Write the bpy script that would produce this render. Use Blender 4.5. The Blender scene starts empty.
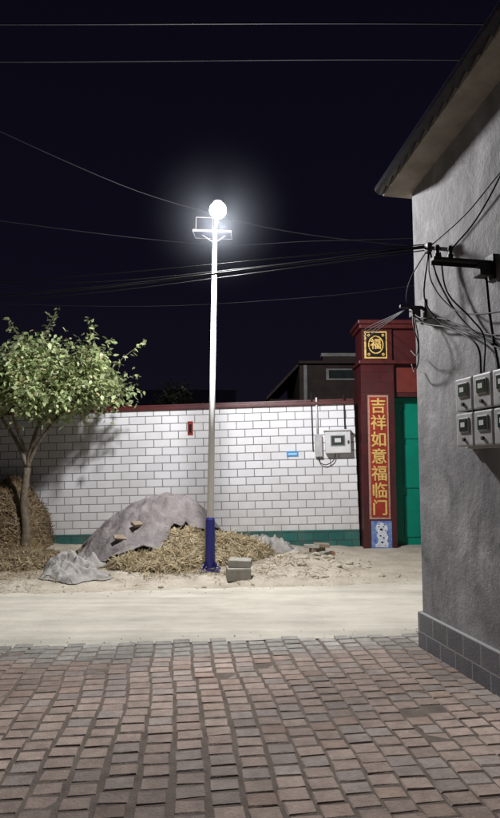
import bpy, bmesh, math, random
from mathutils import Vector, Matrix, noise
R=random.Random(7)
scn=bpy.context.scene
scn.view_settings.view_transform='Standard'; scn.view_settings.look='None'; scn.view_settings.exposure=0
COL=scn.collection

# ---------------- materials ----------------
def mat(name,c1,c2=None,rough=0.8,scale=6.0,bump=0.2,bscale=40.0,spec=0.3,metal=0.0,attr=False,detail=6,bdist=0.01,streak=None):
    m=bpy.data.materials.new(name); m.use_nodes=True; nt=m.node_tree; N=nt.nodes; L=nt.links
    b=N['Principled BSDF']; b.inputs['Roughness'].default_value=rough
    b.inputs['Specular IOR Level'].default_value=spec; b.inputs['Metallic'].default_value=metal
    tc=N.new('ShaderNodeTexCoord')
    n1=N.new('ShaderNodeTexNoise'); n1.inputs['Scale'].default_value=scale; n1.inputs['Detail'].default_value=detail
    n1.inputs['Roughness'].default_value=0.65
    L.new(tc.outputs['Object'],n1.inputs['Vector'])
    cr=N.new('ShaderNodeValToRGB'); cr.color_ramp.elements[0].position=0.3; cr.color_ramp.elements[1].position=0.7
    c2=c2 or tuple(x*0.75 for x in c1)
    cr.color_ramp.elements[0].color=(*c2,1); cr.color_ramp.elements[1].color=(*c1,1)
    L.new(n1.outputs['Fac'],cr.inputs['Fac'])
    out=cr.outputs['Color']
    if streak:
        mp=N.new('ShaderNodeMapping'); mp.inputs['Rotation'].default_value=(0,0,math.radians(-7)); mp.inputs['Scale'].default_value=streak
        L.new(tc.outputs['Object'],mp.inputs[0])
        ns_=N.new('ShaderNodeTexNoise'); ns_.inputs['Scale'].default_value=1; ns_.inputs['Detail'].default_value=9; ns_.inputs['Roughness'].default_value=.7
        L.new(mp.outputs[0],ns_.inputs['Vector'])
        mr=N.new('ShaderNodeMapRange'); mr.inputs[1].default_value=.35; mr.inputs[2].default_value=.6; mr.inputs[3].default_value=.72; mr.inputs[4].default_value=1.05
        L.new(ns_.outputs['Fac'],mr.inputs[0])
        ms=N.new('ShaderNodeMix'); ms.data_type='RGBA'; ms.blend_type='MULTIPLY'; ms.inputs[0].default_value=1
        L.new(out,ms.inputs[6]); L.new(mr.outputs[0],ms.inputs[7]); out=ms.outputs[2]
    if attr:
        a=N.new('ShaderNodeAttribute'); a.attribute_name='Col'
        mx=N.new('ShaderNodeMix'); mx.data_type='RGBA'; mx.blend_type='MULTIPLY'; mx.inputs[0].default_value=1
        L.new(out,mx.inputs[6]); L.new(a.outputs['Color'],mx.inputs[7]); out=mx.outputs[2]
    L.new(out,b.inputs['Base Color'])
    if bump:
        n2=N.new('ShaderNodeTexNoise'); n2.inputs['Scale'].default_value=bscale; n2.inputs['Detail'].default_value=5
        L.new(tc.outputs['Object'],n2.inputs['Vector'])
        bp=N.new('ShaderNodeBump'); bp.inputs['Strength'].default_value=bump; bp.inputs['Distance'].default_value=bdist
        L.new(n2.outputs['Fac'],bp.inputs['Height']); L.new(bp.outputs['Normal'],b.inputs['Normal'])
    return m

def brickmat(name,c1,c2,mort,bw,rh,ms,axes='xz',rough=0.35,dirt=(0.3,0.27,0.22),dirtamt=0.25,bump=0.6,dscale=1.2,spec=0.5,dirtlow=None,bn=0.0):
    m=bpy.data.materials.new(name); m.use_nodes=True; nt=m.node_tree; N=nt.nodes; L=nt.links
    b=N['Principled BSDF']; b.inputs['Roughness'].default_value=rough; b.inputs['Specular IOR Level'].default_value=spec
    tc=N.new('ShaderNodeTexCoord'); sp=N.new('ShaderNodeSeparateXYZ'); cb=N.new('ShaderNodeCombineXYZ')
    L.new(tc.outputs['Object'],sp.inputs[0])
    L.new(sp.outputs[{'x':0,'y':1,'z':2}[axes[0]]],cb.inputs[0]); L.new(sp.outputs[{'x':0,'y':1,'z':2}[axes[1]]],cb.inputs[1])
    bt=N.new('ShaderNodeTexBrick'); bt.inputs['Scale'].default_value=1; bt.inputs['Brick Width'].default_value=bw
    bt.inputs['Row Height'].default_value=rh; bt.inputs['Mortar Size'].default_value=ms; bt.inputs['Mortar Smooth'].default_value=0.2
    bt.inputs['Color1'].default_value=(*c1,1); bt.inputs['Color2'].default_value=(*c2,1); bt.inputs['Mortar'].default_value=(*mort,1)
    L.new(cb.outputs[0],bt.inputs['Vector'])
    n1=N.new('ShaderNodeTexNoise'); n1.inputs['Scale'].default_value=dscale; n1.inputs['Detail'].default_value=8; n1.inputs['Roughness'].default_value=0.7
    L.new(tc.outputs['Object'],n1.inputs['Vector'])
    cr=N.new('ShaderNodeMapRange'); cr.inputs[1].default_value=0.42; cr.inputs[2].default_value=0.75; cr.inputs[3].default_value=0; cr.inputs[4].default_value=dirtamt
    L.new(n1.outputs['Fac'],cr.inputs[0])
    fac=cr.outputs[0]
    if dirtlow:
        mr=N.new('ShaderNodeMapRange'); mr.inputs[1].default_value=dirtlow[0]; mr.inputs[2].default_value=dirtlow[1]; mr.inputs[3].default_value=dirtlow[2]; mr.inputs[4].default_value=0
        L.new(sp.outputs[2],mr.inputs[0])
        n3=N.new('ShaderNodeTexNoise'); n3.inputs['Scale'].default_value=3.5; n3.inputs['Detail'].default_value=8
        L.new(tc.outputs['Object'],n3.inputs['Vector'])
        mu=N.new('ShaderNodeMath'); mu.operation='MULTIPLY'; L.new(mr.outputs[0],mu.inputs[0]); L.new(n3.outputs['Fac'],mu.inputs[1])
        ad=N.new('ShaderNodeMath'); ad.operation='ADD'; ad.use_clamp=True; L.new(mu.outputs[0],ad.inputs[0]); L.new(fac,ad.inputs[1]); fac=ad.outputs[0]
    mx=N.new('ShaderNodeMix'); mx.data_type='RGBA'; L.new(fac,mx.inputs[0]); L.new(bt.outputs['Color'],mx.inputs[6]); mx.inputs[7].default_value=(*dirt,1)
    L.new(mx.outputs[2],b.inputs['Base Color'])
    inv=N.new('ShaderNodeMath'); inv.operation='SUBTRACT'; inv.inputs[0].default_value=1; L.new(bt.outputs['Fac'],inv.inputs[1])
    h=inv.outputs[0]
    if bn:
        n4=N.new('ShaderNodeTexNoise'); n4.inputs['Scale'].default_value=60; n4.inputs['Detail'].default_value=4; L.new(tc.outputs['Object'],n4.inputs['Vector'])
        ma=N.new('ShaderNodeMath'); ma.operation='MULTIPLY_ADD'; L.new(n4.outputs['Fac'],ma.inputs[0]); ma.inputs[1].default_value=bn; L.new(h,ma.inputs[2]); h=ma.outputs[0]
    bp=N.new('ShaderNodeBump'); bp.inputs['Strength'].default_value=bump; bp.inputs['Distance'].default_value=0.006
    L.new(h,bp.inputs['Height']); L.new(bp.outputs['Normal'],b.inputs['Normal'])
    return m

def emis(name,c,s):
    m=bpy.data.materials.new(name); m.use_nodes=True; b=m.node_tree.nodes['Principled BSDF']
    b.inputs['Base Color'].default_value=(*c,1); b.inputs['Emission Color'].default_value=(*c,1); b.inputs['Emission Strength'].default_value=s
    return m

M={}
M['tile']=brickmat('white_wall_tile',(.76,.76,.78),(.66,.66,.69),(.14,.14,.15),.335,.158,.0085,rough=.32,dirt=(.42,.38,.33),dirtamt=.30,dirtlow=(0.2,1.5,.85))
M['teal_band']=brickmat('teal_tile',(.015,.13,.115),(.012,.10,.09),(.04,.05,.05),.3,.16,.008,rough=.35,dirt=(.2,.17,.13),dirtamt=.5)
M['plinth']=brickmat('plinth_block',(.15,.155,.175),(.12,.125,.14),(.30,.30,.30),.235,.162,.007,axes='yz',rough=.6,dirt=(.26,.24,.22),dirtamt=.45,dscale=5,bn=.8)
M['redcap']=mat('red_cap_tile',(.09,.013,.013),(.045,.01,.01),rough=.4,spec=.5)
M['maroon']=brickmat('maroon_tile',(.072,.010,.012),(.052,.009,.011),(.03,.01,.01),.3,.2,.005,rough=.3,dirt=(.08,.045,.04),dirtamt=.35)
M['maroon_side']=mat('maroon_paint',(.07,.011,.012),(.045,.009,.01),rough=.4,spec=.5,scale=3)
M['lintel_red']=mat('lintel_red_tile',(.17,.03,.022),(.11,.02,.016),rough=.4,spec=.5,scale=6)
M['tealdoor']=mat('teal_door_paint',(.0,.23,.15),(.0,.17,.11),rough=.4,scale=2,bump=.05)
M['concrete_road']=mat('road_concrete',(.60,.565,.48),(.48,.45,.38),rough=.9,scale=2.3,bump=.5,bscale=30,detail=10,streak=(.35,2.2,1))
M['dirt']=mat('dirt',(.52,.47,.39),(.33,.285,.22),rough=.95,scale=2.2,bump=.8,bscale=22,bdist=.03,detail=9)
M['ground']=mat('ground_soil',(.20,.17,.13),(.13,.11,.08),rough=.95,scale=1,bump=.5,bscale=15)
M['mortar']=mat('paver_sand',(.22,.18,.15),(.12,.095,.08),rough=.95,scale=8,bump=.6,bscale=90)
M['paver']=mat('paver_brick',(1.08,1.05,1.02),(.66,.63,.61),rough=.82,scale=13,bump=.8,bscale=70,attr=True,bdist=.006,spec=.35,detail=8)
M['white_paint']=mat('white_pole_paint',(.85,.85,.85),(.80,.80,.81),rough=.35,bump=0,spec=.5)
M['blue_paint']=mat('blue_pole_paint',(.02,.025,.20),(.02,.02,.13),rough=.35,bump=0.05,spec=.5)
M['metal']=mat('galvanised_metal',(.35,.36,.38),(.25,.25,.27),rough=.45,metal=.8,bump=.05)
M['darkmetal']=mat('rusty_steel',(.05,.045,.045),(.03,.025,.025),rough=.6,bump=.2)
M['wire']=mat('wire_rubber',(.02,.02,.025),(.012,.012,.016),rough=.6,bump=0,spec=.25)
M['solar']=mat('solar_cell',(.006,.007,.016),(.005,.005,.01),rough=.5,bump=0,spec=.15)
M['boxwhite']=mat('meter_box_plastic',(.62,.62,.62),(.5,.5,.5),rough=.5,scale=5,bump=.05)
M['boxgrey']=mat('meter_box_grey',(.46,.46,.46),(.30,.30,.30),rough=.5,scale=8,bump=.1)
M['glass']=mat('meter_glass',(.04,.05,.05),(.02,.03,.03),rough=.1,bump=0,spec=.6)
M['bark']=mat('bark',(.20,.16,.12),(.08,.065,.045),rough=.9,scale=14,bump=.9,bscale=45)
M['tarp']=mat('tarp_fabric',(.29,.265,.26),(.13,.11,.11),rough=.8,scale=3.2,bump=.9,bscale=20,detail=10,bdist=.02)
M['cloth']=mat('pale_sack',(.42,.40,.38),(.2,.185,.17),rough=.85,scale=6,bump=.6,bscale=30)
M['straw']=mat('straw',(1,1,1),(.75,.72,.68),rough=.7,scale=5,bump=0,attr=True)
M['strawbase']=mat('straw_bed',(.25,.18,.09),(.12,.08,.04),rough=.95,scale=20,bump=1,bscale=60,bdist=.04)
M['block']=mat('concrete_block',(.38,.36,.32),(.25,.24,.21),rough=.9,scale=9,bump=.6,bscale=50)
M['wood']=mat('old_wood',(.34,.27,.20),(.2,.15,.11),rough=.8,scale=12,bump=.4)
M['redbrick']=mat('red_brick',(.30,.15,.10),(.2,.10,.07),rough=.9,scale=12,bump=.4)
M['gold']=mat('gold_paint',(.74,.52,.18),(.50,.30,.08),rough=.4,scale=20,bump=.1)
M['couplet']=mat('couplet_red_tile',(.34,.04,.025),(.22,.028,.02),rough=.35,scale=5,bump=.1)
M['couplet_border']=mat('couplet_border_tile',(.46,.30,.23),(.32,.14,.10),rough=.4,scale=25,bump=.1)
M['bluewhite']=mat('porcelain_blue',(.05,.10,.38),(.25,.35,.55),rough=.25,scale=14,bump=0)
M['porcelain']=mat('porcelain_white',(.75,.78,.82),(.45,.5,.6),rough=.25,scale=16,bump=0)
M['black']=mat('black_plaque',(.012,.012,.012),(.02,.015,.01),rough=.3,bump=0)
M['bluesign']=mat('blue_sign',(.03,.30,.70),(.03,.27,.6),rough=.4,bump=0)
M['rednotice']=mat('red_notice',(.30,.03,.02),(.15,.02,.02),rough=.6,bump=0,scale=30)
M['soffit']=mat('concrete_soffit',(.40,.36,.30),(.24,.21,.18),rough=.85,scale=4,bump=.4,bscale=40)
M['rooftile']=mat('dark_glazed_tile',(.03,.03,.045),(.02,.018,.025),rough=.18,bump=.1,spec=.8)
M['darkwall']=mat('dark_brick_wall',(.07,.05,.045),(.04,.03,.03),rough=.9,scale=3,bump=.3)
M['trim']=mat('pale_trim',(.38,.37,.36),(.2,.19,.19),rough=.8,scale=4,bump=.2)
M['led']=emis('led_lens',(.95,.97,1.0),60)

def stucco():
    m=bpy.data.materials.new('cement_render'); m.use_nodes=True; nt=m.node_tree; N=nt.nodes; L=nt.links
    b=N['Principled BSDF']; b.inputs['Roughness'].default_value=.85; b.inputs['Specular IOR Level'].default_value=.25
    tc=N.new('ShaderNodeTexCoord')
    def nz(s,d=8,r=.65,vec=None,dist=0):
        n=N.new('ShaderNodeTexNoise'); n.inputs['Scale'].default_value=s; n.inputs['Detail'].default_value=d; n.inputs['Roughness'].default_value=r; n.inputs['Distortion'].default_value=dist
        L.new(vec or tc.outputs['Object'],n.inputs['Vector']); return n.outputs['Fac']
    cr=N.new('ShaderNodeValToRGB'); e=cr.color_ramp.elements; e[0].position=.30; e[0].color=(.16,.157,.165,1); e[1].position=.74; e[1].color=(.50,.49,.49,1)
    x=e.new(.52); x.color=(.29,.283,.29,1)
    L.new(nz(1.7,10,.74,dist=.7),cr.inputs['Fac'])
    mp=N.new('ShaderNodeMapping'); mp.inputs['Scale'].default_value=(5,5,.8); L.new(tc.outputs['Object'],mp.inputs[0])
    mr=N.new('ShaderNodeMapRange'); mr.inputs[1].default_value=.35; mr.inputs[2].default_value=.7; mr.inputs[3].default_value=.76; mr.inputs[4].default_value=1.12
    L.new(nz(1,6,.6,mp.outputs[0]),mr.inputs[0])
    mx=N.new('ShaderNodeMix'); mx.data_type='RGBA'; mx.blend_type='MULTIPLY'; mx.inputs[0].default_value=1
    L.new(cr.outputs[0],mx.inputs[6]); L.new(mr.outputs[0],mx.inputs[7]); L.new(mx.outputs[2],b.inputs['Base Color'])
    b1=N.new('ShaderNodeBump'); b1.inputs['Strength'].default_value=.6; b1.inputs['Distance'].default_value=.03; L.new(nz(4,9,.68),b1.inputs['Height'])
    b2=N.new('ShaderNodeBump'); b2.inputs['Strength'].default_value=.5; b2.inputs['Distance'].default_value=.005; L.new(nz(80,4,.6),b2.inputs['Height'])
    L.new(b1.outputs[0],b2.inputs['Normal']); L.new(b2.outputs[0],b.inputs['Normal'])
    return m
M['stucco']=stucco()
def leafmat():
    m=bpy.data.materials.new('leaf'); m.use_nodes=True; nt=m.node_tree; N=nt.nodes; L=nt.links
    b=N['Principled BSDF']; b.inputs['Roughness'].default_value=.4; b.inputs['Specular IOR Level'].default_value=.6
    a=N.new('ShaderNodeAttribute'); a.attribute_name='Col'; L.new(a.outputs['Color'],b.inputs['Base Color'])
    tr=N.new('ShaderNodeBsdfTranslucent'); L.new(a.outputs['Color'],tr.inputs['Color'])
    ms=N.new('ShaderNodeMixShader'); ms.inputs[0].default_value=.38
    L.new(b.outputs[0],ms.inputs[1]); L.new(tr.outputs[0],ms.inputs[2]); L.new(ms.outputs[0],N['Material Output'].inputs['Surface'])
    return m
M['leaf']=leafmat()

# ---------------- helpers ----------------
def empty(name,loc=(0,0,0),rot=(0,0,0)):
    o=bpy.data.objects.new(name,None); o.location=loc; o.rotation_euler=rot; COL.objects.link(o); return o
def mesh(name,verts,faces,m,parent=None,smooth=False,cols=None):
    me=bpy.data.meshes.new(name); me.from_pydata(verts,[],faces); me.update()
    if cols is not None:
        ca=me.color_attributes.new('Col','FLOAT_COLOR','POINT')
        fl=[]
        for c in cols: fl.extend((c[0],c[1],c[2],1.0))
        ca.data.foreach_set('color',fl)
    for mm in (m if isinstance(m,list) else [m]): me.materials.append(mm)
    if smooth:
        me.polygons.foreach_set('use_smooth',[True]*len(me.polygons))
    o=bpy.data.objects.new(name,me); COL.objects.link(o)
    if parent: o.parent=parent
    return o
def box(name,x0,x1,y0,y1,z0,z1,m,parent=None,bev=0.0,rot=None,loc=None,seg=2):
    bm=bmesh.new(); bmesh.ops.create_cube(bm,size=1)
    cx,cy,cz=(x0+x1)/2,(y0+y1)/2,(z0+z1)/2
    for v in bm.verts: v.co=Vector((v.co.x*(x1-x0)+cx,v.co.y*(y1-y0)+cy,v.co.z*(z1-z0)+cz))
    if bev: bmesh.ops.bevel(bm,geom=bm.edges[:],offset=bev,segments=seg,affect='EDGES',profile=.6)
    me=bpy.data.meshes.new(name); bm.to_mesh(me); bm.free(); me.materials.append(m)
    o=bpy.data.objects.new(name,me); COL.objects.link(o)
    if parent: o.parent=parent
    if rot: o.rotation_euler=rot
    if loc: o.location=loc
    return o
def tube_data(pts,rads,seg=8,V=None,F=None):
    V=[] if V is None else V; F=[] if F is None else F
    base=len(V); n=len(pts); pts=[Vector(p) for p in pts]
    up=Vector((0.13,0.27,1)).normalized()
    for i,p in enumerate(pts):
        t=(pts[min(i+1,n-1)]-pts[max(i-1,0)]).normalized()
        a=t.cross(up)
        if a.length<.1: a=t.cross(Vector((1,0,0)))
        a.normalize(); b=t.cross(a)
        for k in range(seg):
            an=2*math.pi*k/seg; V.append(tuple(p+(a*math.cos(an)+b*math.sin(an))*rads[i]))
    for i in range(n-1):
        for k in range(seg):
            F.append((base+i*seg+k,base+i*seg+(k+1)%seg,base+(i+1)*seg+(k+1)%seg,base+(i+1)*seg+k))
    F.append(tuple(base+k for k in range(seg))[::-1]); F.append(tuple(base+(n-1)*seg+k for k in range(seg)))
    return V,F
def smoothpts(ctrl,n=24):
    P=[Vector(c) for c in ctrl]; P=[2*P[0]-P[1]]+P+[2*P[-1]-P[-2]]
    out=[]; segs=len(P)-3; per=max(2,n//segs)
    for i in range(segs):
        p0,p1,p2,p3=P[i:i+4]
        for k in range(per):
            t=k/per
            out.append(.5*((2*p1)+(-p0+p2)*t+(2*p0-5*p1+4*p2-p3)*t*t+(-p0+3*p1-3*p2+p3)*t**3))
    out.append(P[-2]); return out
def wire(name,ctrl,r,m,parent=None,n=28,seg=6):
    pts=smoothpts(ctrl,n); V,F=tube_data(pts,[r]*len(pts),seg); return mesh(name,V,F,m,parent,True)
def cyl(name,p0,p1,r0,r1,m,parent=None,seg=20):
    V,F=tube_data([p0,p1],[r0,r1],seg); o=mesh(name,V,F,m,parent)
    for p in o.data.polygons:
        p.use_smooth=len(p.vertices)==4
    return o
def fbm(x,y,z=0,s=1,o=4): return noise.fractal(Vector((x*s,y*s,z)),1.0,2.0,o)

# ---------------- camera ----------------
cam=bpy.data.cameras.new('camera'); co=bpy.data.objects.new('camera',cam); COL.objects.link(co)
co.location=(0,0,1.6); co.rotation_euler=(math.radians(90+5.33),0,0)
cam.sensor_fit='VERTICAL'; cam.sensor_height=36; cam.lens=26.4; cam.clip_end=1000; cam.clip_start=.05
scn.camera=co

# ---------------- world: night sky ----------------
w=bpy.data.worlds.new('World'); scn.world=w; w.use_nodes=True; N=w.node_tree.nodes; L=w.node_tree.links
bg=N['Background']; tc=N.new('ShaderNodeTexCoord'); sp=N.new('ShaderNodeSeparateXYZ'); cr=N.new('ShaderNodeValToRGB')
L.new(tc.outputs['Generated'],sp.inputs[0]); L.new(sp.outputs[2],cr.inputs[0])
e=cr.color_ramp.elements; e[0].position=0; e[0].color=(.0066,.0058,.0115,1); e[1].position=.75; e[1].color=(.0024,.0022,.0060,1)
x=e.new(.3); x.color=(.0042,.0036,.0088,1)
L.new(cr.outputs[0],bg.inputs[0]); bg.inputs[1].default_value=1.0

# added scattering sphere imitating lens bloom around the lamp, thinning outward to nothing
hz_m=bpy.data.materials.new('lamp_bloom_haze'); hz_m.use_nodes=True; nt=hz_m.node_tree; N=nt.nodes; L=nt.links
N.remove(N['Principled BSDF']); vs=N.new('ShaderNodeVolumeScatter')
vs.inputs['Color'].default_value=(.80,.88,1,1)
tc=N.new('ShaderNodeTexCoord'); gr=N.new('ShaderNodeTexGradient'); gr.gradient_type='SPHERICAL'; L.new(tc.outputs['Object'],gr.inputs[0])
pw=N.new('ShaderNodeMath'); pw.operation='POWER'; L.new(gr.outputs['Fac'],pw.inputs[0]); pw.inputs[1].default_value=2.6
mu=N.new('ShaderNodeMath'); mu.operation='MULTIPLY'; L.new(pw.outputs[0],mu.inputs[0]); mu.inputs[1].default_value=.012
L.new(mu.outputs[0],vs.inputs['Density'])
L.new(vs.outputs[0],N['Material Output'].inputs['Volume'])
bm=bmesh.new(); bmesh.ops.create_uvsphere(bm,u_segments=32,v_segments=20,radius=1.0)
me=bpy.data.meshes.new('lamp_bloom_haze'); bm.to_mesh(me); bm.free(); me.materials.append(hz_m); o=bpy.data.objects.new('lamp_bloom_haze',me); o.location=(-.44,7.95,5.03); o.scale=(1.25,1.25,1.25); COL.objects.link(o)

# ---------------- ground sheets ----------------
mesh('ground',[(-300,-300,-.02),(300,-300,-.02),(300,300,-.02),(-300,300,-.02)],[(0,1,2,3)],M['ground'])
def roadnear(x): return 5.62+.115*x+.05*fbm(x,0,3,1.3)
def roadfar(x): return 8.05+.13*x+.10*fbm(x,0,9,.8)
V=[];F=[]
xs=[-40+i*.25 for i in range(0,321)]
for x in xs:
    yn=(roadnear(x) if abs(x)<9 else 5.62+.115*x); yf=(roadfar(x) if abs(x)<9 else 8.05+.13*x)
    for k in range(9):
        y=yn+(yf-yn)*k/8; V.append((x,y,.012+.006*fbm(x,y,1,.7)))
for i in range(len(xs)-1):
    for k in range(8): F.append((i*9+k,(i+1)*9+k,(i+1)*9+k+1,i*9+k+1))
mesh('concrete_road',V,F,M['concrete_road'],smooth=True)
def verge(x,y):
    e=min(1,max(0,(y-(8.0+.13*x-.25))/.5))
    h=.02+.05*(fbm(x,y,0,1.1)+.5)+.015*fbm(x,y,5,6)
    h+=.13*math.exp(-((x-.85)/.8)**2-((y-9.6)/.55)**2)
    h+=.03*math.exp(-((x+1.2)/2.4)**2-((y-9.6)/.9)**2)
    g=min(1,max(0,(x-1.6)/.8))
    h=h*(1-g)+.03*g*(1+ .3*fbm(x,y,0,1))
    return h*e-.02*(1-e)
V=[];F=[];nx,ny=360,90
for i in range(nx+1):
    x=-12+20*i/nx
    for j in range(ny+1):
        y=6.4+6.3*j/ny; V.append((x,y,verge(x,y)))
for i in range(nx):
    for j in range(ny):
        a=i*(ny+1)+j; F.append((a,a+ny+1,a+ny+2,a+1))
mesh('dirt_verge',V,F,M['dirt'],smooth=True)

# brick paving, individually laid pavers
V=[];F=[]
for i in range(61):
    for j in range(41):
        x=-9+15*i/60; y=-4+(4.55+4+(x+9)*.11)*j/40
        V.append((x,y,.0240+.010*fbm(x,y,2,.9)))
for i in range(60):
    for j in range(40):
        a=i*41+j; F.append((a,a+41,a+42,a+1))
mesh('paving_bed',V,F,M['mortar'],smooth=True)
V=[];F=[];C=[]
ang=math.radians(7); ca,sa=math.cos(ang),math.sin(ang)
bw,bh,gap=.158,.120,.006
for i in range(-44,32):
    u0=i*bw; coff=R.uniform(0,bh)
    for j in range(-33,52):
        v0=j*bh+(.5*bh if i%2 else 0)+coff*.35
        cx,cy=u0+bw/2+.13*fbm(u0*.6,v0,3,.35)+R.uniform(-.005,.005),v0+bh/2+.05*fbm(u0,v0,8,.5)
        X=cx*ca-cy*sa; Y=cx*sa+cy*ca
        if X<-6.5 or X>4 or Y<-2.5 or Y>5.66+.115*X+R.uniform(-.06,.04): continue
        z=.0285+R.uniform(-.0015,.0015)+.010*fbm(X,Y,2,.9); th=R.uniform(-.035,.035)
        if R.random()<.03: z-=.003
        tx,ty=R.uniform(-.014,.014),R.uniform(-.014,.014)
        hw,hh=bw/2-gap/2-R.uniform(0,.005),bh/2-gap/2-R.uniform(0,.004)
        b0=len(V); cc=R.random()
        edge=5.12+.11*X
        f=min(1,max(0,(Y-edge+.15*fbm(X,Y,4,1.5))/.12))
        v=R.uniform(.86,1.12)
        red=(.47*v,.375*v,.325*v) if cc<.65 else ((.41*v,.35*v,.32*v) if cc<.92 else (.45*v,.34*v,.28*v))
        gr=(.43*v,.42*v,.39*v)
        big=.84+.5*fbm(X,Y,7,.7)
        col=tuple((red[k]*(1-f)+gr[k]*f)*big for k in range(3))
        for ins,dz in ((0,-.007),(.008,0)):
            for sx,sy in ((-1,-1),(1,-1),(1,1),(-1,1)):
                lx,ly=sx*(hw-ins),sy*(hh-ins)
                px=cx+lx*math.cos(th)-ly*math.sin(th)+R.uniform(-.0035,.0035); py=cy+lx*math.sin(th)+ly*math.cos(th)+R.uniform(-.0035,.0035)
                V.append((px*ca-py*sa,px*sa+py*ca,z+dz+lx*tx+ly*ty)); C.append(col if dz==0 else tuple(q*.85 for q in col))
        F.append((b0+4,b0+5,b0+6,b0+7))
        for k in range(4): F.append((b0+k,b0+(k+1)%4,b0+4+(k+1)%4,b0+4+k))
mesh('brick_paving',V,F,M['paver'],cols=C)

# ---------------- white tiled wall ----------------
WR=(0,math.radians(-1.5),math.radians(-4)); WL=(2.13,11.8,0)
W=empty('white_tiled_wall',WL,WR)
box('tile_face',-16,0,0,.24,-.5,2.8,M['tile'],W)
box('base_band',-16,0,-.025,0.0,-.5,.36,M['teal_band'],W)
box('cap',-16,.0,-.05,.29,2.8,2.87,M['redcap'],W,bev=.012)
box('cap_ridge',-16,.0,.04,.2,2.87,2.92,M['redcap'],W,bev=.015)
W2=empty('white_tiled_wall',(6.35,11.8,0))
box('tile_face',0,14,0,.24,-.5,2.8,M['tile'],W2); box('base_band',0,14,-.025,0,-.5,.36,M['teal_band'],W2); box('cap',0,14,-.05,.29,2.8,2.87,M['redcap'],W2,bev=.012)

mb=empty('electric_meter_box',WL,WR)
box('case',-.60,-.11,-.16,-.002,1.84,2.27,M['boxwhite'],mb,bev=.015)
box('hood',-.62,-.09,-.19,-.002,2.272,2.30,M['boxwhite'],mb,bev=.008)
box('window_frame',-.50,-.22,-.172,-.161,1.98,2.19,M['metal'],mb,bev=.004)
box('window',-.48,-.24,-.178,-.173,2.0,2.17,M['glass'],mb)
box('dial',-.42,-.30,-.182,-.179,2.05,2.13,M['boxwhite'],mb)
box('lock',-.17,-.14,-.175,-.161,2.02,2.08,M['darkmetal'],mb)
box('breaker_box',-.80,-.66,-.09,-.002,1.78,2.22,M['boxgrey'],mb,bev=.01)
cyl('conduit',(-.74,-.03,2.22),(-.74,-.03,2.95),.018,.018,M['boxwhite'],mb)
cyl('conduit_b',(-.84,-.03,1.9),(-.84,-.03,3.05),.010,.010,M['wire'],mb)
cyl('conduit_c',(-.20,-.03,2.30),(-.20,-.03,3.0),.012,.012,M['wire'],mb)
wire('lead',[(-.73,-.05,1.8),(-.72,-.06,1.68),(-.6,-.06,1.62),(-.45,-.06,1.7),(-.4,-.06,1.85)],.009,M['wire'],mb)
ns=empty('blue_number_plate',WL,WR)
box('plate',-1.36,-1.13,-.012,-.002,1.80,1.90,M['bluesign'],ns)
box('digits',-1.33,-1.16,-.016,-.0125,1.835,1.865,M['boxwhite'],ns)
rn=empty('red_notice',WL,WR)
box('paper',-3.33,-3.22,-.008,-.002,2.28,2.56,M['rednotice'],rn)
box('text_band',-3.30,-3.25,-.011,-.0085,2.33,2.5,M['black'],rn)

# ---------------- gate ----------------
G=empty('red_gateway',(0,0,0))
gy=11.58
box('pillar_a',2.16,2.80,gy,12.3,-.1,3.56,M['maroon'],G)
box('pillar_b',5.55,6.22,gy,12.3,-.1,3.56,M['maroon'],G)
box('upper_a',2.19,2.78,gy+.01,12.28,3.63,4.26,M['maroon_side'],G)
box('upper_b',5.57,6.20,gy+.01,12.28,3.63,4.26,M['maroon_side'],G)
box('ledge',2.12,6.25,gy-.06,12.35,3.56,3.63,M['redcap'],G,bev=.015)
box('lintel',2.80,5.55,gy+.10,12.1,2.93,3.56,M['maroon_side'],G)
box('fascia',2.78,5.57,gy+.06,12.1,3.63,4.26,M['maroon_side'],G)
box('name_board',3.3,5.05,gy+.02,gy+.058,3.70,4.20,M['couplet'],G,bev=.008)
box('lintel_tile',2.86,5.49,gy+.085,gy+.098,3.02,3.50,M['lintel_red'],G)
box('cornice',2.14,6.24,gy-.07,12.4,4.26,4.34,M['redcap'],G,bev=.015)
box('cornice_top',2.10,6.28,gy-.12,12.45,4.34,4.42,M['redcap'],G,bev=.02)
box('door_frame_l',2.80,2.88,gy+.3,gy+.42,0,2.93,M['tealdoor'],G)
box('door_frame_t',2.88,5.47,gy+.3,gy+.42,2.83,2.93,M['tealdoor'],G)
box('door_frame_r',5.47,5.55,gy+.3,gy+.42,0,2.93,M['tealdoor'],G)
box('door_leaf_a',2.885,4.17,gy+.33,gy+.38,.04,2.825,M['tealdoor'],G)
box('door_leaf_b',4.18,5.465,gy+.33,gy+.38,.04,2.825,M['tealdoor'],G)
for a in (2.885,4.18):
    for z0,z1 in ((.2,1.0),(1.15,2.0),(2.12,2.7)):
        box('door_panel',a+.14,a+1.14,gy+.31,gy+.329,z0,z1,M['tealdoor'],G,bev=.008)
box('threshold',2.8,5.55,gy+.1,gy+.5,0,.05,M['block'],G)
def text(body,x,y,z,size,m,parent,ex=.004):
    for k,(ox,oz) in enumerate(((0,0),(.006,.002),(-.005,.004),(.001,-.005))):
        cu=bpy.data.curves.new('glyph','FONT'); cu.body=body; cu.size=size; cu.extrude=ex; cu.align_x='CENTER'; cu.align_y='CENTER'
        o=bpy.data.objects.new('glyph',cu); o.location=(x+ox,y-.0006*k,z+oz); o.rotation_euler=(math.radians(90),0,0); cu.materials.append(m); COL.objects.link(o); o.parent=parent
K=empty('couplet_banner')
box('border',2.28,2.68,gy-.012,gy-.002,.57,2.95,M['couplet_border'],K)
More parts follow.
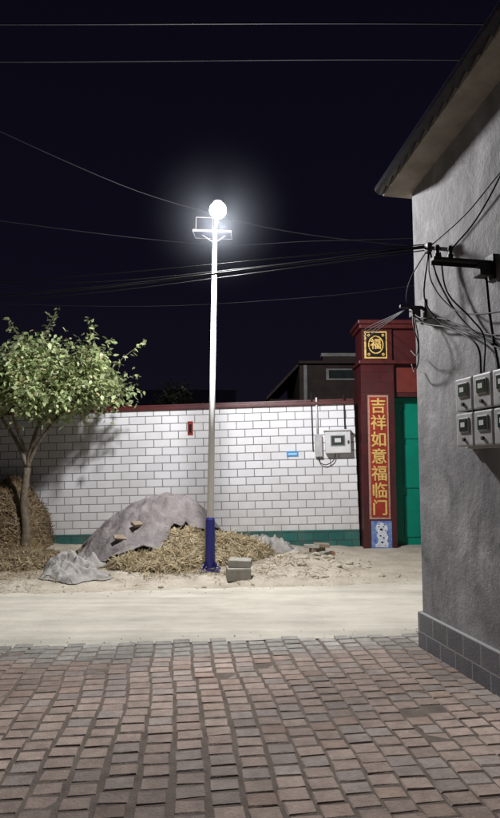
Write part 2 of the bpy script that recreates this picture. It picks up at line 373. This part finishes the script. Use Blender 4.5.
box('panel',2.315,2.645,gy-.018,gy-.0125,.61,2.91,M['couplet'],K)
for i,ch in enumerate('吉祥如意福临门'):
    text(ch,2.48,gy-.024,2.72-i*.325,.31,M['gold'],K)
T=empty('guardian_lion_tile')
box('tile',2.31,2.70,gy-.012,gy-.002,.03,.54,M['bluewhite'],T)
lion=[(.06,.03),(.30,.03),(.31,.10),(.28,.14),(.31,.22),(.27,.30),(.30,.36),(.29,.42),(.24,.47),(.18,.49),(.12,.48),(.08,.43),(.07,.37),(.10,.32),(.09,.24),(.12,.17),(.10,.10),(.06,.08)]
mesh('lion',[(2.32+a,gy-.015,.02+b) for a,b in lion],[tuple(range(len(lion)))],M['porcelain'],T)
for a,b,s in ((.13,.41,.014),(.22,.41,.014),(.175,.36,.03),(.16,.24,.02),(.22,.20,.02),(.19,.12,.025),(.14,.46,.015),(.24,.45,.015),(.10,.30,.012),(.26,.34,.014),(.13,.06,.012),(.25,.06,.012)):
    n=10; mesh('marking',[(2.32+a+s*math.cos(6.283*k/n),gy-.018,.02+b+s*.7*math.sin(6.283*k/n)) for k in range(n)],[tuple(range(n))],M['black'],T)
D=empty('blessing_medallion_tile')
box('frame',2.24,2.68,gy-.012,gy+.008,3.67,4.21,M['gold'],D,bev=.004)
box('plaque',2.27,2.65,gy-.02,gy-.0125,3.70,4.18,M['black'],D)
def ring(name,cx,cz,r0,r1,y,m,par,n=32,sq=1.0):
    V=[];F=[]
    for k in range(n):
        a=6.2832*k/n
        V+= [(cx+r0*math.cos(a),y,cz+r0*sq*math.sin(a)),(cx+r1*math.cos(a),y,cz+r1*sq*math.sin(a))]
    for k in range(n): F.append((2*k,2*k+1,(2*k+3)%(2*n),(2*k+2)%(2*n)))
    mesh(name,V,F,m,par)
ring('ring',2.46,3.94,.13,.150,gy-.023,M['gold'],D,sq=1.2)
text('福',2.46,gy-.024,3.94,.22,M['gold'],D)
for sx in (-1,1):
    for sz in (-1,1):
        ring('corner_motif',2.46+sx*.14,3.94+sz*.19,.012,.028,gy-.023,M['gold'],D,n=10)

# ---------------- street lamp ----------------
S=empty('solar_street_lamp')
bx,by=-.585,8.95
cyl('pole',(bx,by,.80),(bx+.045,by,5.12),.052,.034,M['white_paint'],S,24)
V,F=tube_data([(bx,by,.05),(bx,by,.08),(bx,by,.80),(bx+.001,by,.83)],[.075,.075,.068,.054],24); mesh('blue_base',V,F,M['blue_paint'],S)
box('flange',bx-.15,bx+.15,by-.15,by+.15,.06,.085,M['blue_paint'],S,bev=.004)
for sx in(-1,1):
    for sy in(-1,1):
        cyl('bolt',(bx+sx*.11,by+sy*.11,.08),(bx+sx*.11,by+sy*.11,.13),.014,.014,M['metal'],S,8)
        V=[(bx+sx*.05,by+sy*.05,.086),(bx+sx*.13,by+sy*.13,.086),(bx+sx*.05,by+sy*.05,.22),(bx+sx*.055,by+sy*.045,.086)]
        mesh('gusset',V,[(0,1,2),(1,3,2)],M['blue_paint'],S)
box('footing',bx-.22,bx+.22,by-.22,by+.22,-.05,.058,M['block'],S,bev=.02)
tx,tz=bx+.045,5.12
V,F=tube_data(smoothpts([(tx,by,5.05),(tx+.01,by-.08,5.18),(tx+.05,by-.45,5.17),(tx+.085,by-.85,5.14)],12),[.022]*13,12); mesh('arm',V,F,M['white_paint'],S,True)
lx,ly,lz=tx+.10,by-1.0,5.10
V,F=tube_data([(lx-.01,by-.72,lz+.035),(lx-.006,by-.8,lz+.045),(lx,ly,lz+.055),(lx,ly-.09,lz+.05),(lx,ly-.11,lz+.04)],[.03,.06,.07,.055,.03],16)
V=[(a,b,lz+.075+(c-lz-.055)*.35) for a,b,c in V]; mesh('lamp_housing',V,F,M['boxgrey'],S,True)
bm=bmesh.new(); bmesh.ops.create_uvsphere(bm,u_segments=24,v_segments=12,radius=1)
for v in bm.verts: v.co=Vector((v.co.x*.115+lx,v.co.y*.115+ly,v.co.z*.113+lz-.015))
me=bpy.data.meshes.new('led_lens'); bm.to_mesh(me); bm.free(); me.materials.append(M['led']); o=bpy.data.objects.new('led_lens',me); COL.objects.link(o); o.parent=S
for p in me.polygons: p.use_smooth=True
pb=empty('panel_mount',(tx,by+.02,5.13),(math.radians(8),math.radians(2),0)); pb.parent=S
box('panel',-.32,.25,-.22,.22,.0,.022,M['solar'],pb)
for a in (-.325,.25): box('frame_side',a,a+.008,-.225,.225,-.004,.026,M['metal'],pb)
for a in (-.230,.22): box('frame_end',-.325,.258,a,a+.010,-.004,.026,M['darkmetal'],pb)
cyl('strut',(0,0,-.12),(-.2,0,.0),.009,.009,M['darkmetal'],pb,8); cyl('strut',(0,0,-.12),(.16,0,.0),.009,.009,M['darkmetal'],pb,8)
for a in (-.298,-.04): box('mount_frame',a,a+.008,-.045,-.030,.026,.258,M['darkmetal'],pb)  # empty frame of the mounting bracket, upright above the panel
box('mount_frame_top',-.29,-.04,-.045,-.030,.25,.258,M['darkmetal'],pb)
ld=bpy.data.lights.new('lamp_light','POINT'); ld.energy=1400; ld.shadow_soft_size=.16; ld.color=(.99,.98,.985)
lo=bpy.data.objects.new('lamp_light',ld); lo.location=(lx,ly-.03,lz-.31); COL.objects.link(lo); lo.parent=S

# ---------------- plastered house on the right ----------------
HA=(1.51,5.38,0); HR=(0,0,math.radians(11.0))
H=empty('plastered_house',HA,HR)
sl=math.tan(math.radians(8)); Dp=9.0; zt=4.12
prof=[(0,-.05),(0,zt),(-Dp/2,zt+sl*Dp/2),(-Dp,zt),(-Dp,-.05)]
V=[(0,y,z) for y,z in prof]+[(7,y,z) for y,z in prof]
F=[(0,1,2,3,4),(9,8,7,6,5),(0,5,6,1),(1,6,7,2),(2,7,8,3),(3,8,9,4)]
mesh('gable_wall',V,F,M['stucco'],H)
box('plinth',-.035,-.0,-Dp,0.03,-.02,.325,M['plinth'],H,bev=.006)
box('plinth_front',0,7,.0,.03,-.02,.325,M['plinth'],H)
def slab(name,x0,x1,f,z0,z1,m):
    pr=[(f,zt+z0-sl*f),(-Dp/2,zt+z0+sl*Dp/2),(-Dp-f,zt+z0-sl*f),(-Dp-f,zt+z1-sl*f),(-Dp/2,zt+z1+sl*Dp/2),(f,zt+z1-sl*f)]
    V=[(x0,y,z) for y,z in pr]+[(x1,y,z) for y,z in pr]
    F=[(0,1,4,5),(1,2,3,4),(6,11,10,7),(7,10,9,8)]+[(i,i+6,(i+1)%6+6,(i+1)%6) for i in range(6)]
    return mesh(name,V,F,m,H)
slab('roof_slab',-.25,7.25,.09,.004,.055,M['soffit'])
slab('tile_bed',-.262,7.2,.10,.058,.10,M['rooftile'])
V=[];F=[]
y=.12
while y>-Dp/2:
    z=zt+.10-sl*y
    tube_data([(-.265,y,z-.022),(-.26,y-.165,z+sl*.165+.012)],[.058,.042],10,V,F)
    y-=.15
mesh('rake_tiles',V,F,M['rooftile'],H)
V=[];F=[]
for q in range(1,36):
    xx=-.23+.2*q; tube_data([(xx,.12,zt+.11-sl*.12),(xx,-Dp/2,zt+.11+sl*Dp/2)],[.045,.045],8,V,F)
mesh('roof_tile_rows',V,F,M['rooftile'],H)
MB=empty('meter_cabinet',HA,HR)
yo=-.10
box('back',-.05,-.002,-1.50+yo,-.76+yo,1.72,2.25,M['boxgrey'],MB,bev=.006)
for c in range(3):
    for r in range(2):
        y1=-.775-c*.24+yo; z0=1.735+r*.258
        box('meter_case',-.13,-.051,y1-.225,y1,z0,z0+.245,M['boxgrey'],MB,bev=.012)
        box('window_rim',-.139,-.131,y1-.175,y1-.05,z0+.10,z0+.21,M['boxwhite'],MB,bev=.003)
        box('window',-.143,-.1395,y1-.165,y1-.06,z0+.11,z0+.20,M['glass'],MB)
        box('dial',-.146,-.1435,y1-.14,y1-.085,z0+.14,z0+.175,M['boxwhite'],MB)
        cyl('knob',(-.145,y1-.11,z0+.05),(-.131,y1-.11,z0+.05),.014,.014,M['darkmetal'],MB,10)
def hl(name): return empty(name,HA,HR)
B1=hl('cable_bracket')
box('arm',-.46,-.002,-1.22,-1.18,3.035,3.06,M['darkmetal'],B1,bev=.003)
box('arm_flange',-.46,-.002,-1.18,-1.175,3.01,3.06,M['darkmetal'],B1)
box('wall_plate',-.02,-.002,-1.25,-1.15,2.92,3.10,M['darkmetal'],B1)
box('clamp_block',-.12,-.03,-1.25,-1.15,2.94,3.028,M['darkmetal'],B1,bev=.008)
for xx in (-.42,-.32):
    V,F=tube_data([(xx,-1.2,3.06),(xx,-1.2,3.085),(xx,-1.2,3.09),(xx,-1.2,3.12),(xx,-1.2,3.125),(xx,-1.2,3.15)],[.015,.022,.013,.013,.02,.012],12); mesh('insulator',V,F,M['darkmetal'],B1,True)
B2=hl('cable_bracket')
box('arm',-.22,-.002,-.17,-.14,2.98,3.005,M['darkmetal'],B2,bev=.003)
box('wall_plate',-.015,-.002,-.21,-.10,2.86,3.06,M['darkmetal'],B2)
box('clamp',-.12,-.04,-.19,-.12,2.90,2.978,M['darkmetal'],B2,bev=.008)
B3=hl('cable_bracket')
box('arm',-.12,-.002,-.5,-.47,3.40,3.425,M['darkmetal'],B3,bev=.003)
box('clamp',-.13,-.09,-.52,-.45,3.37,3.45,M['darkmetal'],B3,bev=.008)
HC=hl('service_cables')
cb=[
 ([(-.1,-.48,3.42),(-.09,-.6,3.1),(-.07,-.85,2.75),(-.05,-1.15,2.5),(-.05,-1.5,2.35),(-.05,-2.2,2.3)],.008),
 ([(-.1,-.48,3.42),(-.12,-.52,3.15),(-.10,-.7,2.9),(-.08,-1.0,2.72),(-.05,-1.6,2.62),(-.05,-2.4,2.6)],.006),
 ([(-.1,-.48,3.40),(-.14,-.45,3.0),(-.10,-.62,2.75),(-.06,-.9,2.62),(-.04,-1.3,2.42),(-.05,-1.35,2.26)],.008),
 ([(-.4,-1.2,3.1),(-.3,-1.1,2.85),(-.15,-1.15,2.65),(-.08,-1.2,2.5),(-.06,-1.15,2.26)],.006),
 ([(-.1,-.16,2.95),(-.09,-.35,2.80),(-.06,-.7,2.68),(-.05,-1.05,2.48),(-.05,-1.1,2.26)],.008),
 ([(-.1,-.16,2.95),(-.10,-.30,2.86),(-.06,-.6,2.78),(-.05,-1.0,2.60),(-.05,-1.5,2.45),(-.05,-2.3,2.4)],.007),
 ([(-.1,-.16,2.95),(-.13,-.30,2.7),(-.12,-.28,2.50),(-.08,-.12,2.42),(-.06,-.03,2.5)],.006),
 ([(-.1,-.16,2.95),(-.16,-.28,2.80),(-.15,-.34,2.62),(-.10,-.2,2.55),(-.08,-.06,2.62)],.005),
 ([(-.1,-.48,3.42),(-.2,-.35,3.2),(-.18,-.2,3.05),(-.1,-.16,2.97)],.005),
 ([(-.1,-.48,3.42),(-.06,-1.0,3.5),(-.05,-1.6,3.65),(-.05,-2.4,3.7)],.006),
 ([(-.32,-1.2,3.12),(-.2,-1.35,3.3),(-.08,-1.5,3.6),(-.05,-1.7,3.9)],.006),
 ([(-.06,-1.22,2.93),(-.05,-1.24,2.6),(-.04,-1.3,2.26)],.010),
]
for c,r in cb: wire('cable',c,r,M['wire'],HC,30)
cyl('conduit',(-.03,-1.46,2.9),(-.03,-1.46,4.2),.016,.016,M['wire'],HC,8)

# ---------------- overhead wires ----------------
OW=empty('overhead_wires')
e1=Vector((1.50,4.92,3.43))
for i,(lz_,my,r,ez) in enumerate([(4.30,-.10,.009,0),(4.38,-.16,.006,.02),(4.55,-.06,.005,.03),(4.15,-.12,.005,-.02),(4.75,-.22,.005,.0)]):
    a=e1+Vector((R.uniform(-.03,.03),0,ez)); b=Vector((-3.84-4,9+2.2*1.0+i*.25,lz_+.35+.1*i)); m_=a.lerp(b,.35); m_.z+=my; q=a.lerp(b,.65); q.z+=my*.8
    wire('wire',[a,m_,q,b,b+(b-a)*.6+Vector((0,0,.6))],r,M['wire'],OW,40)
e2=Vector((1.39,5.24,2.98))
for i in range(4):
    wire('wire',[e2,Vector((1.55,8.0,3.35+.05*i-.08)),Vector((2.3+.1*i,11.4,3.85+.12*i)),Vector((3.5,14,4.6+.2*i))],.004,M['wire'],OW,24)
wire('wire',[(-12,7.0,7.15),(-4,7,7.07),(3,7,7.07),(12,7.4,7.2)],.009,M['wire'],OW)
wire('wire',[(-12,8.0,7.35),(-4,8,7.28),(3,8,7.31),(12,8.5,7.5)],.009,M['wire'],OW)
wire('wire',[(-9,8.6,9.2),(-3.57,10,7.03),(-1.14,11,6.47),(1.75,12,6.26),(8,14,6.5)],.010,M['wire'],OW)
wire('wire',[(-9,10.4,6.6),(-1.6,11,5.82),(1.6,11.4,5.98),(8,12.5,6.6)],.007,M['wire'],OW)
wire('wire',[(-14,13,5.6),(-4,12.6,5.0),(1.0,12.2,5.05),(5.3,12.4,5.6),(9,13,6)],.006,M['wire'],OW)

# ---------------- mounds, tarp, straw ----------------
def bell(x,y,cx,cy,rx,ry,p=2.0,q=.7):
    d=((abs(x-cx)/rx)**p+(abs(y-cy)/ry)**p)
    return max(0.0,1-d)**q if d<1 else 0.0
def heap(x,y):
    rx=1.55 if x<-1.35 else 1.10
    d=math.hypot((x+1.35)/rx,(y-10.3)/1.15)
    h=.97*(max(0,1-d)*.22+.78*max(0,1-d*d)) if d<1 else 0
    h*=1+.08*fbm(x,y,3,1.6)
    h=max(h,.40*bell(x,y,-.72,9.95,1.10,.66))
    h=max(h,.24*bell(x,y,-1.45,9.25,.72,.50))
    return h
def heap2(x,y):
    h=1.12*bell(x,y,-4.95,11.55,1.15,.70,3.0,.6)
    return h*(1+.18*fbm(x,y,5,1.9))
def surf(fn,name,x0,x1,y0,y1,nx,ny,m,amp=.05,parent=None):
    V=[];F=[]
    for i in range(nx+1):
        for j in range(ny+1):
            x=x0+(x1-x0)*i/nx;y=y0+(y1-y0)*j/ny;h=fn(x,y)
            z=verge(x,y)+h+(amp*fbm(x,y,2,5) if h>0.02 else -.03); V.append((x,y,z))
    for i in range(nx):
        for j in range(ny):
            a=i*(ny+1)+j; F.append((a,a+ny+1,a+ny+2,a+1))
    return mesh(name,V,F,m,parent,True)
SH=empty('straw_heap'); surf(heap,'bed',-3.1,.5,8.6,11.6,90,80,M['strawbase'],.05,SH)
SB=empty('straw_stack'); surf(heap2,'bed',-6.3,-3.6,10.7,12.1,70,50,M['strawbase'],.08,SB)
def straws(name,fn,n,x0,x1,y0,y1,parent,cols,minh=.03,L0=.12,L1=.32,lift=.03,mask=None,wd=.007,dn=.5):
    V=[];F=[];C=[]; c=0; tries=0
    while c<n and tries<n*30:
        tries+=1
        x=R.uniform(x0,x1);y=R.uniform(y0,y1);h=fn(x,y)
        if h<minh: continue
        if mask and not mask(x,y): continue
        e=.03; gx=(fn(x+e,y)-fn(x-e,y))/(2*e); gy_=(fn(x,y+e)-fn(x,y-e))/(2*e)
        gx=max(-2,min(2,gx)); gy_=max(-2,min(2,gy_))
        n_=Vector((-gx,-gy_,1)).normalized()
        p=Vector((x,y,verge(x,y)+h+.05*fbm(x,y,2,5)+R.uniform(0,lift)))
        d=Vector((R.gauss(0,1),R.gauss(0,1),R.gauss(0,.5))); d-=n_*d.dot(n_)*.8; d+=Vector((0,-.15,-dn*R.random())); d.normalize()
        L_=R.uniform(L0,L1); sdir=d.cross(n_)
        if sdir.length<.05: continue
        sdir.normalize(); w_=wd*R.uniform(.6,1.5)
        mid=p+n_*R.uniform(0,.02); a=p-d*L_/2-n_*.005; b=p+d*L_/2-n_*R.uniform(-.02,.03)
        k=len(V)
        for q in (a,mid,b): V.append(tuple(q-sdir*w_/2)); V.append(tuple(q+sdir*w_/2))
        F.append((k,k+1,k+3,k+2)); F.append((k+2,k+3,k+5,k+4))
        cc=R.choice(cols); v=R.uniform(.6,1.25); C+= [(cc[0]*v,cc[1]*v,cc[2]*v)]*6
        c+=1
    return mesh(name,V,F,M['straw'],parent,cols=C)
pale=[(.46,.38,.23),(.38,.30,.17),(.52,.45,.30),(.27,.20,.11)]
brn=[(.24,.175,.10),(.17,.12,.065),(.30,.22,.13),(.11,.08,.045)]
def tR(a):
    return .96+.10*math.sin(3*a+1)+.06*math.sin(7*a)+ .05*math.sin(13*a+2)+.03*math.sin(23*a)
def cut(a):
    return 1-.26*math.exp(-((a+.80)/.6)**2)
def in_tarp(x,y):
    dx,dy=(x+1.58)/1.42,(y-10.2)/1.08; a=math.atan2(dy,dx)
    return math.hypot(dx,dy)<tR(a)*cut(a)
straws('stalks',heap,9500,-2.9,.45,8.6,11.2,SH,pale,mask=lambda x,y: not in_tarp(x,y) or R.random()<.015,wd=.007)
straws('stalks',heap2,9500,-6.1,-3.75,10.8,12.05,SB,brn,dn=1.2,L0=.1,L1=.3,lift=.09,wd=.009)
SC=empty('scattered_straw')
def dens(x,y):
    d=math.exp(-((x+4.0)/1.3)**2-((y-9.3)/1.3)**2)*1.2+math.exp(-((x+1.4)/1.9)**2-((y-9.0)/.5)**2)*.9+math.exp(-((x-.2)/.9)**2-((y-9.7)/.6)**2)*.25
    return R.random()<d*(.6+.8*fbm(x,y,1,2))
straws('stalks',lambda x,y:.006,6500,-5.6,1.6,7.6,11,SC,pale+brn[:1],minh=0,mask=dens,L0=.05,L1=.22,lift=.03,dn=0,wd=.006)
def hump(x,y): return .20*bell(x,y,-3.95,9.7,1.3,.8)
surf(hump,'hump_bed',-5.4,-2.6,8.8,10.6,60,40,M['strawbase'],.03,SC)
straws('hump_stalks',hump,6000,-5.3,-2.65,8.9,10.5,SC,pale+brn,minh=.01,L0=.06,L1=.24,dn=.2,wd=.006)
# tarp
V=[];F=[];nr,na=70,220
for i in range(nr+1):
    for j in range(na):
        a=2*math.pi*j/na-math.pi; rr=tR(a)*cut(a)
        k=(i/nr)*rr
        x=-1.58+1.42*k*math.cos(a); y=10.2+1.08*k*math.sin(a)
        fo=.045*math.sin(11*a+3.5*fbm(x,y,1,1.4))*k*k+ .06*fbm(x,y,6,2.0)*(.3+k)+.035*(1-2*abs(fbm(x,y,8,3.5)))
        z=verge(x,y)+heap(x,y)+.065+max(fo,-.04)+(.02*fbm(x,y,3,6) if i==nr else 0)
        V.append((x,y,z))
for i in range(nr):
    for j in range(na):
        F.append((i*na+j,(i+1)*na+j,(i+1)*na+(j+1)%na,i*na+(j+1)%na))
to=mesh('tarpaulin',V,F,M['tarp'],None,True)
md=to.modifiers.new('thick','SOLIDIFY'); md.thickness=.008
def crumple(name,cx,cy,rx,ry,h,m,seed,base=None,rot=0):
    V=[];F=[];n1,n2=50,110
    for i in range(n1+1):
        for j in range(n2):
            a=2*math.pi*j/n2; rr=1+.35*fbm(math.cos(a),math.sin(a),seed,1.2)+.10*math.sin(6*a+seed)
            k=i/n1; lx_=rx*k*rr*math.cos(a); ly_=ry*k*rr*math.sin(a)
            x=cx+lx_*math.cos(rot)-ly_*math.sin(rot); y=cy+lx_*math.sin(rot)+ly_*math.cos(rot)
            rg=1-abs(fbm(x,y,seed,2.2,2))*1.3; rg2=1-abs(fbm(x,y,seed+5,6,3))*1.2
            z=verge(x,y)+(base(x,y) if base else 0)+.012+h*(1-k**4)*(max(0,rg)**2*.65+.35*max(0,rg2))
            V.append((x,y,z))
    for i in range(n1):
        for j in range(n2): F.append((i*n2+j,(i+1)*n2+j,(i+1)*n2+(j+1)%n2,i*n2+(j+1)%n2))
    return mesh(name,V,F,m,None,True)
crumple('crumpled_sack',-2.40,8.45,.52,.38,.17,M['cloth'],3,rot=-.3)
crumple('crumpled_sack',-2.62,9.05,.42,.45,.26,M['cloth'],11)
crumple('crumpled_sack',.25,10.6,.60,.28,.34,M['cloth'],17)
def hz(x,y): return verge(x,y)+heap(x,y)
BD=empty('wooden_board')
box('plank',-.13,.13,-.05,.05,0,.03,M['wood'],BD,bev=.004,rot=(.55,.1,.5),loc=(-2.0,9.50,hz(-2.0,9.50)+.09))
box('plank_b',-.11,.11,-.05,.05,0,.05,M['wood'],BD,bev=.004,rot=(.50,.0,.9),loc=(-1.78,9.62,hz(-1.78,9.62)+.09))
CBk=empty('concrete_block')
box('lower',-.17,.15,-.15,.15,0,.17,M['block'],CBk,bev=.015,rot=(0,0,.12),loc=(-.15,8.42,verge(-.15,8.42)-.01))
box('upper',-.15,.16,-.12,.12,0,.10,M['block'],CBk,bev=.012,rot=(.03,.02,-.1),loc=(-.14,8.44,verge(-.15,8.42)+.165))
BR=empty('brick_pile')
for k,(x,y,z,a,mm) in enumerate([(1.05,10.4,0,.2,'block'),(1.32,10.45,0,.1,'redbrick'),(1.15,10.42,.07,.5,'wood'),(1.25,10.3,0,1.0,'block'),(1.05,10.38,.13,-.1,'block'),(1.22,10.4,.14,.15,'wood')]):
    box('brick',-.13,.13,-.06,.06,0,.06,M[mm],BR,bev=.006,rot=(R.uniform(-.1,.1),R.uniform(-.1,.1),a),loc=(x,y,verge(x,y)+z))
V=[];F=[]
def rock(x,y,z,s):
    bm=bmesh.new(); bmesh.ops.create_icosphere(bm,subdivisions=2 if s>.02 else 1,radius=s); b0=len(V)
    sd=R.random()*50
    for v in bm.verts:
        q=v.co*(1+.35*noise.noise(v.co/s*1.1+Vector((sd,0,0)))); V.append((x+q.x*1.2,y+q.y,z+q.z*.65))
    for f in bm.faces: F.append(tuple(b0+v.index for v in f.verts))
    bm.free()
for k in range(170):
    x=R.uniform(-5,2.2); y=R.uniform(8.0+.13*x,11.2); s=R.choice([.012,.018,.025,.035])
    rock(x,y,verge(x,y)+s*.2,s*R.uniform(.7,1.3))
for k in range(26):
    x=R.gauss(.85,.5); y=R.gauss(9.6,.4); s=R.uniform(.03,.07); rock(x,y,verge(x,y)+s*.2,s)
mesh('stones',V,F,M['dirt'])
V=[];F=[]
for k in range(260):
    x=R.uniform(-4,3.2); yn=5.65+.115*x; y=R.choice([R.gauss(yn+.05,.12),R.gauss(8+.13*x,.15),R.gauss(8+.13*x,.15)]); rock(x,y,.018,R.uniform(.003,.008))
mesh('road_grit',V,F,M['dirt'])

# ---------------- tree ----------------
TR=empty('roadside_tree')
V=[];F=[]
LV=[];LF=[];LC=[]
base=Vector((-4.08,11.0,-.05))
OFF=Vector((-.10,.28,0))
fork=Vector((-3.96,10.72,1.55))+OFF
tp=smoothpts([base,base+Vector((.03,0,.5)),base+Vector((-.03,0,1.0)),fork],18)
tube_data(tp,[.085-.028*i/len(tp)+(.03 if i==0 else 0) for i in range(len(tp))],12,V,F)
limbs=[]
def O(*p): return Vector(p)+OFF
for ctrl,r in [([fork,O(-4.15,10.7,2.0),O(-4.45,10.6,2.5),O(-4.75,10.5,3.1)],.045),
             ([fork,O(-3.86,10.7,2.05),O(-3.75,10.75,2.6),O(-3.8,10.7,3.5)],.05),
             ([fork+Vector((0,0,.05)),O(-3.7,10.6,2.05),O(-3.3,10.45,2.5),O(-2.7,10.3,2.95)],.04),
             ([O(-3.83,10.7,2.2),O(-3.6,10.9,2.7),O(-3.2,11.0,3.3)],.03),
             ([O(-4.0,10.7,1.85),O(-4.1,10.3,2.5),O(-4.0,10.0,3.2)],.03),
             ([O(-4.4,10.6,2.45),O(-5.0,10.9,2.9),O(-5.4,11.0,3.3)],.028)]:
    pts=smoothpts(ctrl,16); n=len(pts); tube_data(pts,[r*(1-.7*i/n) for i in range(n)],8,V,F); limbs+= [(p,r*(1-.7*i/n)) for i,p in enumerate(pts) if i>n*.3]
def leaf(p,d,size,shade):
    d=d.normalized(); s=d.cross(Vector((R.gauss(0,.6),R.gauss(0,.6),1)))
    if s.length<.1: return
    s.normalize(); nn=s.cross(d); k=len(LV); w_=size*R.uniform(.26,.36)
    P=[p,p+d*size*.35+s*w_-nn*size*.03,p+d*size*.75+s*w_*.6-nn*size*.10,p+d*size-nn*size*.2,p+d*size*.75-s*w_*.6-nn*size*.10,p+d*size*.35-s*w_-nn*size*.03]
    LV.extend(tuple(q) for q in P); LF.extend([(k,k+1,k+2,k+3),(k,k+3,k+4,k+5)])
    v=R.uniform(.62,1.3)*shade; c=R.random()
    col=(.38*v,.46*v,.22*v) if c<.75 else ((.50*v,.55*v,.32*v) if c<.93 else (.48*v,.42*v,.22*v))
    LC.extend([col]*6)
cc=Vector((-3.75,10.85,3.08))
tips=[]
t=0
while len(tips)<185 and t<9000:
    t+=1
    d=Vector((R.gauss(0,1),R.gauss(0,1),R.gauss(0,1))).normalized(); rr=R.uniform(.35,1.0)**.6
    p=cc+Vector((d.x*1.66*rr,d.y*1.0*rr,d.z*(.86 if d.z>0 else .70)*rr))
    if p.z<2.44+.12*abs(p.x-cc.x)*R.random(): continue
    if fbm(p.x,p.y,p.z*1.1+3,1.3)<-.22: continue
    if p.x>-2.9 and p.z>3.6: continue
    if p.y>11.9 and p.z<3.05: continue
    tips.append((p,0))
for q in [(-2.95,10.7,4.25),(-2.5,10.7,3.9),(-1.9,10.6,3.8),(-3.6,10.8,4.3),(-4.4,10.8,4.25),(-5.0,10.8,4.2),(-2.0,10.6,3.2),(-2.8,10.6,4.05),(-3.4,10.5,4.4)]: tips.append((Vector(q),1))
for p,kind in tips:
    b,r=min(limbs,key=lambda l:(l[0]-p).length+.25*R.random()+ (0 if l[0].z<p.z+.1 else .5))
    m_=b.lerp(p,.5)+Vector((R.gauss(0,.06),R.gauss(0,.06),.06+R.gauss(0,.05)))
    pts=smoothpts([b,m_,p],10); n=len(pts); tube_data(pts,[max(.003,min(r*.6,.012)*(1-.8*i/n)) for i in range(n)],5,V,F)
    sh=R.uniform(.7,1.2)
    nl=R.randint(45,70) if not kind else 18
    for k in range(nl):
        tt=R.uniform(.35 if not kind else .45,1.0); q=pts[min(n-1,int(tt*n))]
        sp_=.13 if not kind else .03
        q=q+Vector((R.gauss(0,sp_),R.gauss(0,sp_),R.gauss(0,sp_*.8)))
        dd=Vector((R.gauss(0,1),R.gauss(0,1),R.gauss(-.55,.6)))+(q-cc)*.4
        leaf(q,dd,R.uniform(.07,.125),sh)
mesh('trunk',V,F,M['bark'],TR,True)
mesh('foliage',LV,LF,M['leaf'],TR,cols=LC)

# ---------------- background houses ----------------
BH=empty('village_house')
box('walls',1.5,4.6,18,24,0,4.62,M['darkwall'],BH)
box('roof_slab',1.45,4.8,17.7,24.3,4.62,4.70,M['darkwall'],BH,bev=.01)
box('parapet',2.2,4.5,17.9,18.1,4.70,4.86,M['darkwall'],BH)
box('coping',2.15,4.55,17.85,18.15,4.86,4.96,M['trim'],BH)
box('window_frame',2.3,3.5,17.93,17.99,4.15,4.5,M['trim'],BH)
box('window',2.38,3.42,17.90,17.928,4.2,4.45,M['glass'],BH)
box('downpipe',1.62,1.72,17.9,17.98,3.0,4.6,M['trim'],BH)
mesh('lean_roof',[(.5,18,3.65),(1.5,18,4.72),(1.5,24,4.72),(.5,24,3.65),(.5,18,3.55),(1.5,18,4.62),(1.5,24,4.62),(.5,24,3.55)],[(0,1,2,3),(4,7,6,5),(0,4,5,1),(0,3,7,4),(1,5,6,2),(2,6,7,3)],M['darkwall'],BH)
box('annex',.6,1.49,18.2,24,0,3.6,M['darkwall'],BH)
BH2=empty('village_house')
box('walls',-9.5,-.8,19,24,0,3.1,M['darkwall'],BH2)
V=[(-9.8,18.6,3.1),(-.5,18.6,3.1),(-.5,24.4,3.1),(-9.8,24.4,3.1),(-9.8,21.5,4.3),(-.5,21.5,4.3)]
mesh('tiled_roof',V,[(0,1,5,4),(2,3,4,5),(0,4,3),(1,2,5),(0,3,2,1)],M['rooftile'],BH2)
BH3=empty('village_house')
box('walls',-22,-11,20,27,0,3.6,M['darkwall'],BH3); box('roof_slab',-22.3,-10.7,19.7,27.3,3.6,3.75,M['trim'],BH3)
LV=[];LF=[];LC=[]
for cx,cy,cz,s in [(-2.2,17.5,3.6,.5),(-7,18,3.7,1.1),(-6.2,17.6,3.5,.7)]:
    for k in range(400):
        q=Vector((cx+R.gauss(0,s*.5),cy+R.gauss(0,s*.4),cz+R.gauss(0,s*.4))); leaf(q,Vector((R.gauss(0,1),R.gauss(0,1),R.gauss(0,1))),R.uniform(.08,.16),.12)
DF=mesh('distant_trees',LV,LF,M['leaf'],None,cols=LC)
V=[];F=[]
for cx,cy,cz in [(-2.2,17.5,3.6),(-7,18,3.7),(-6.2,17.6,3.5)]: tube_data([(cx,cy,0),(cx,cy,cz)],[.08,.03],6,V,F)
mesh('distant_trunks',V,F,M['bark'],DF)
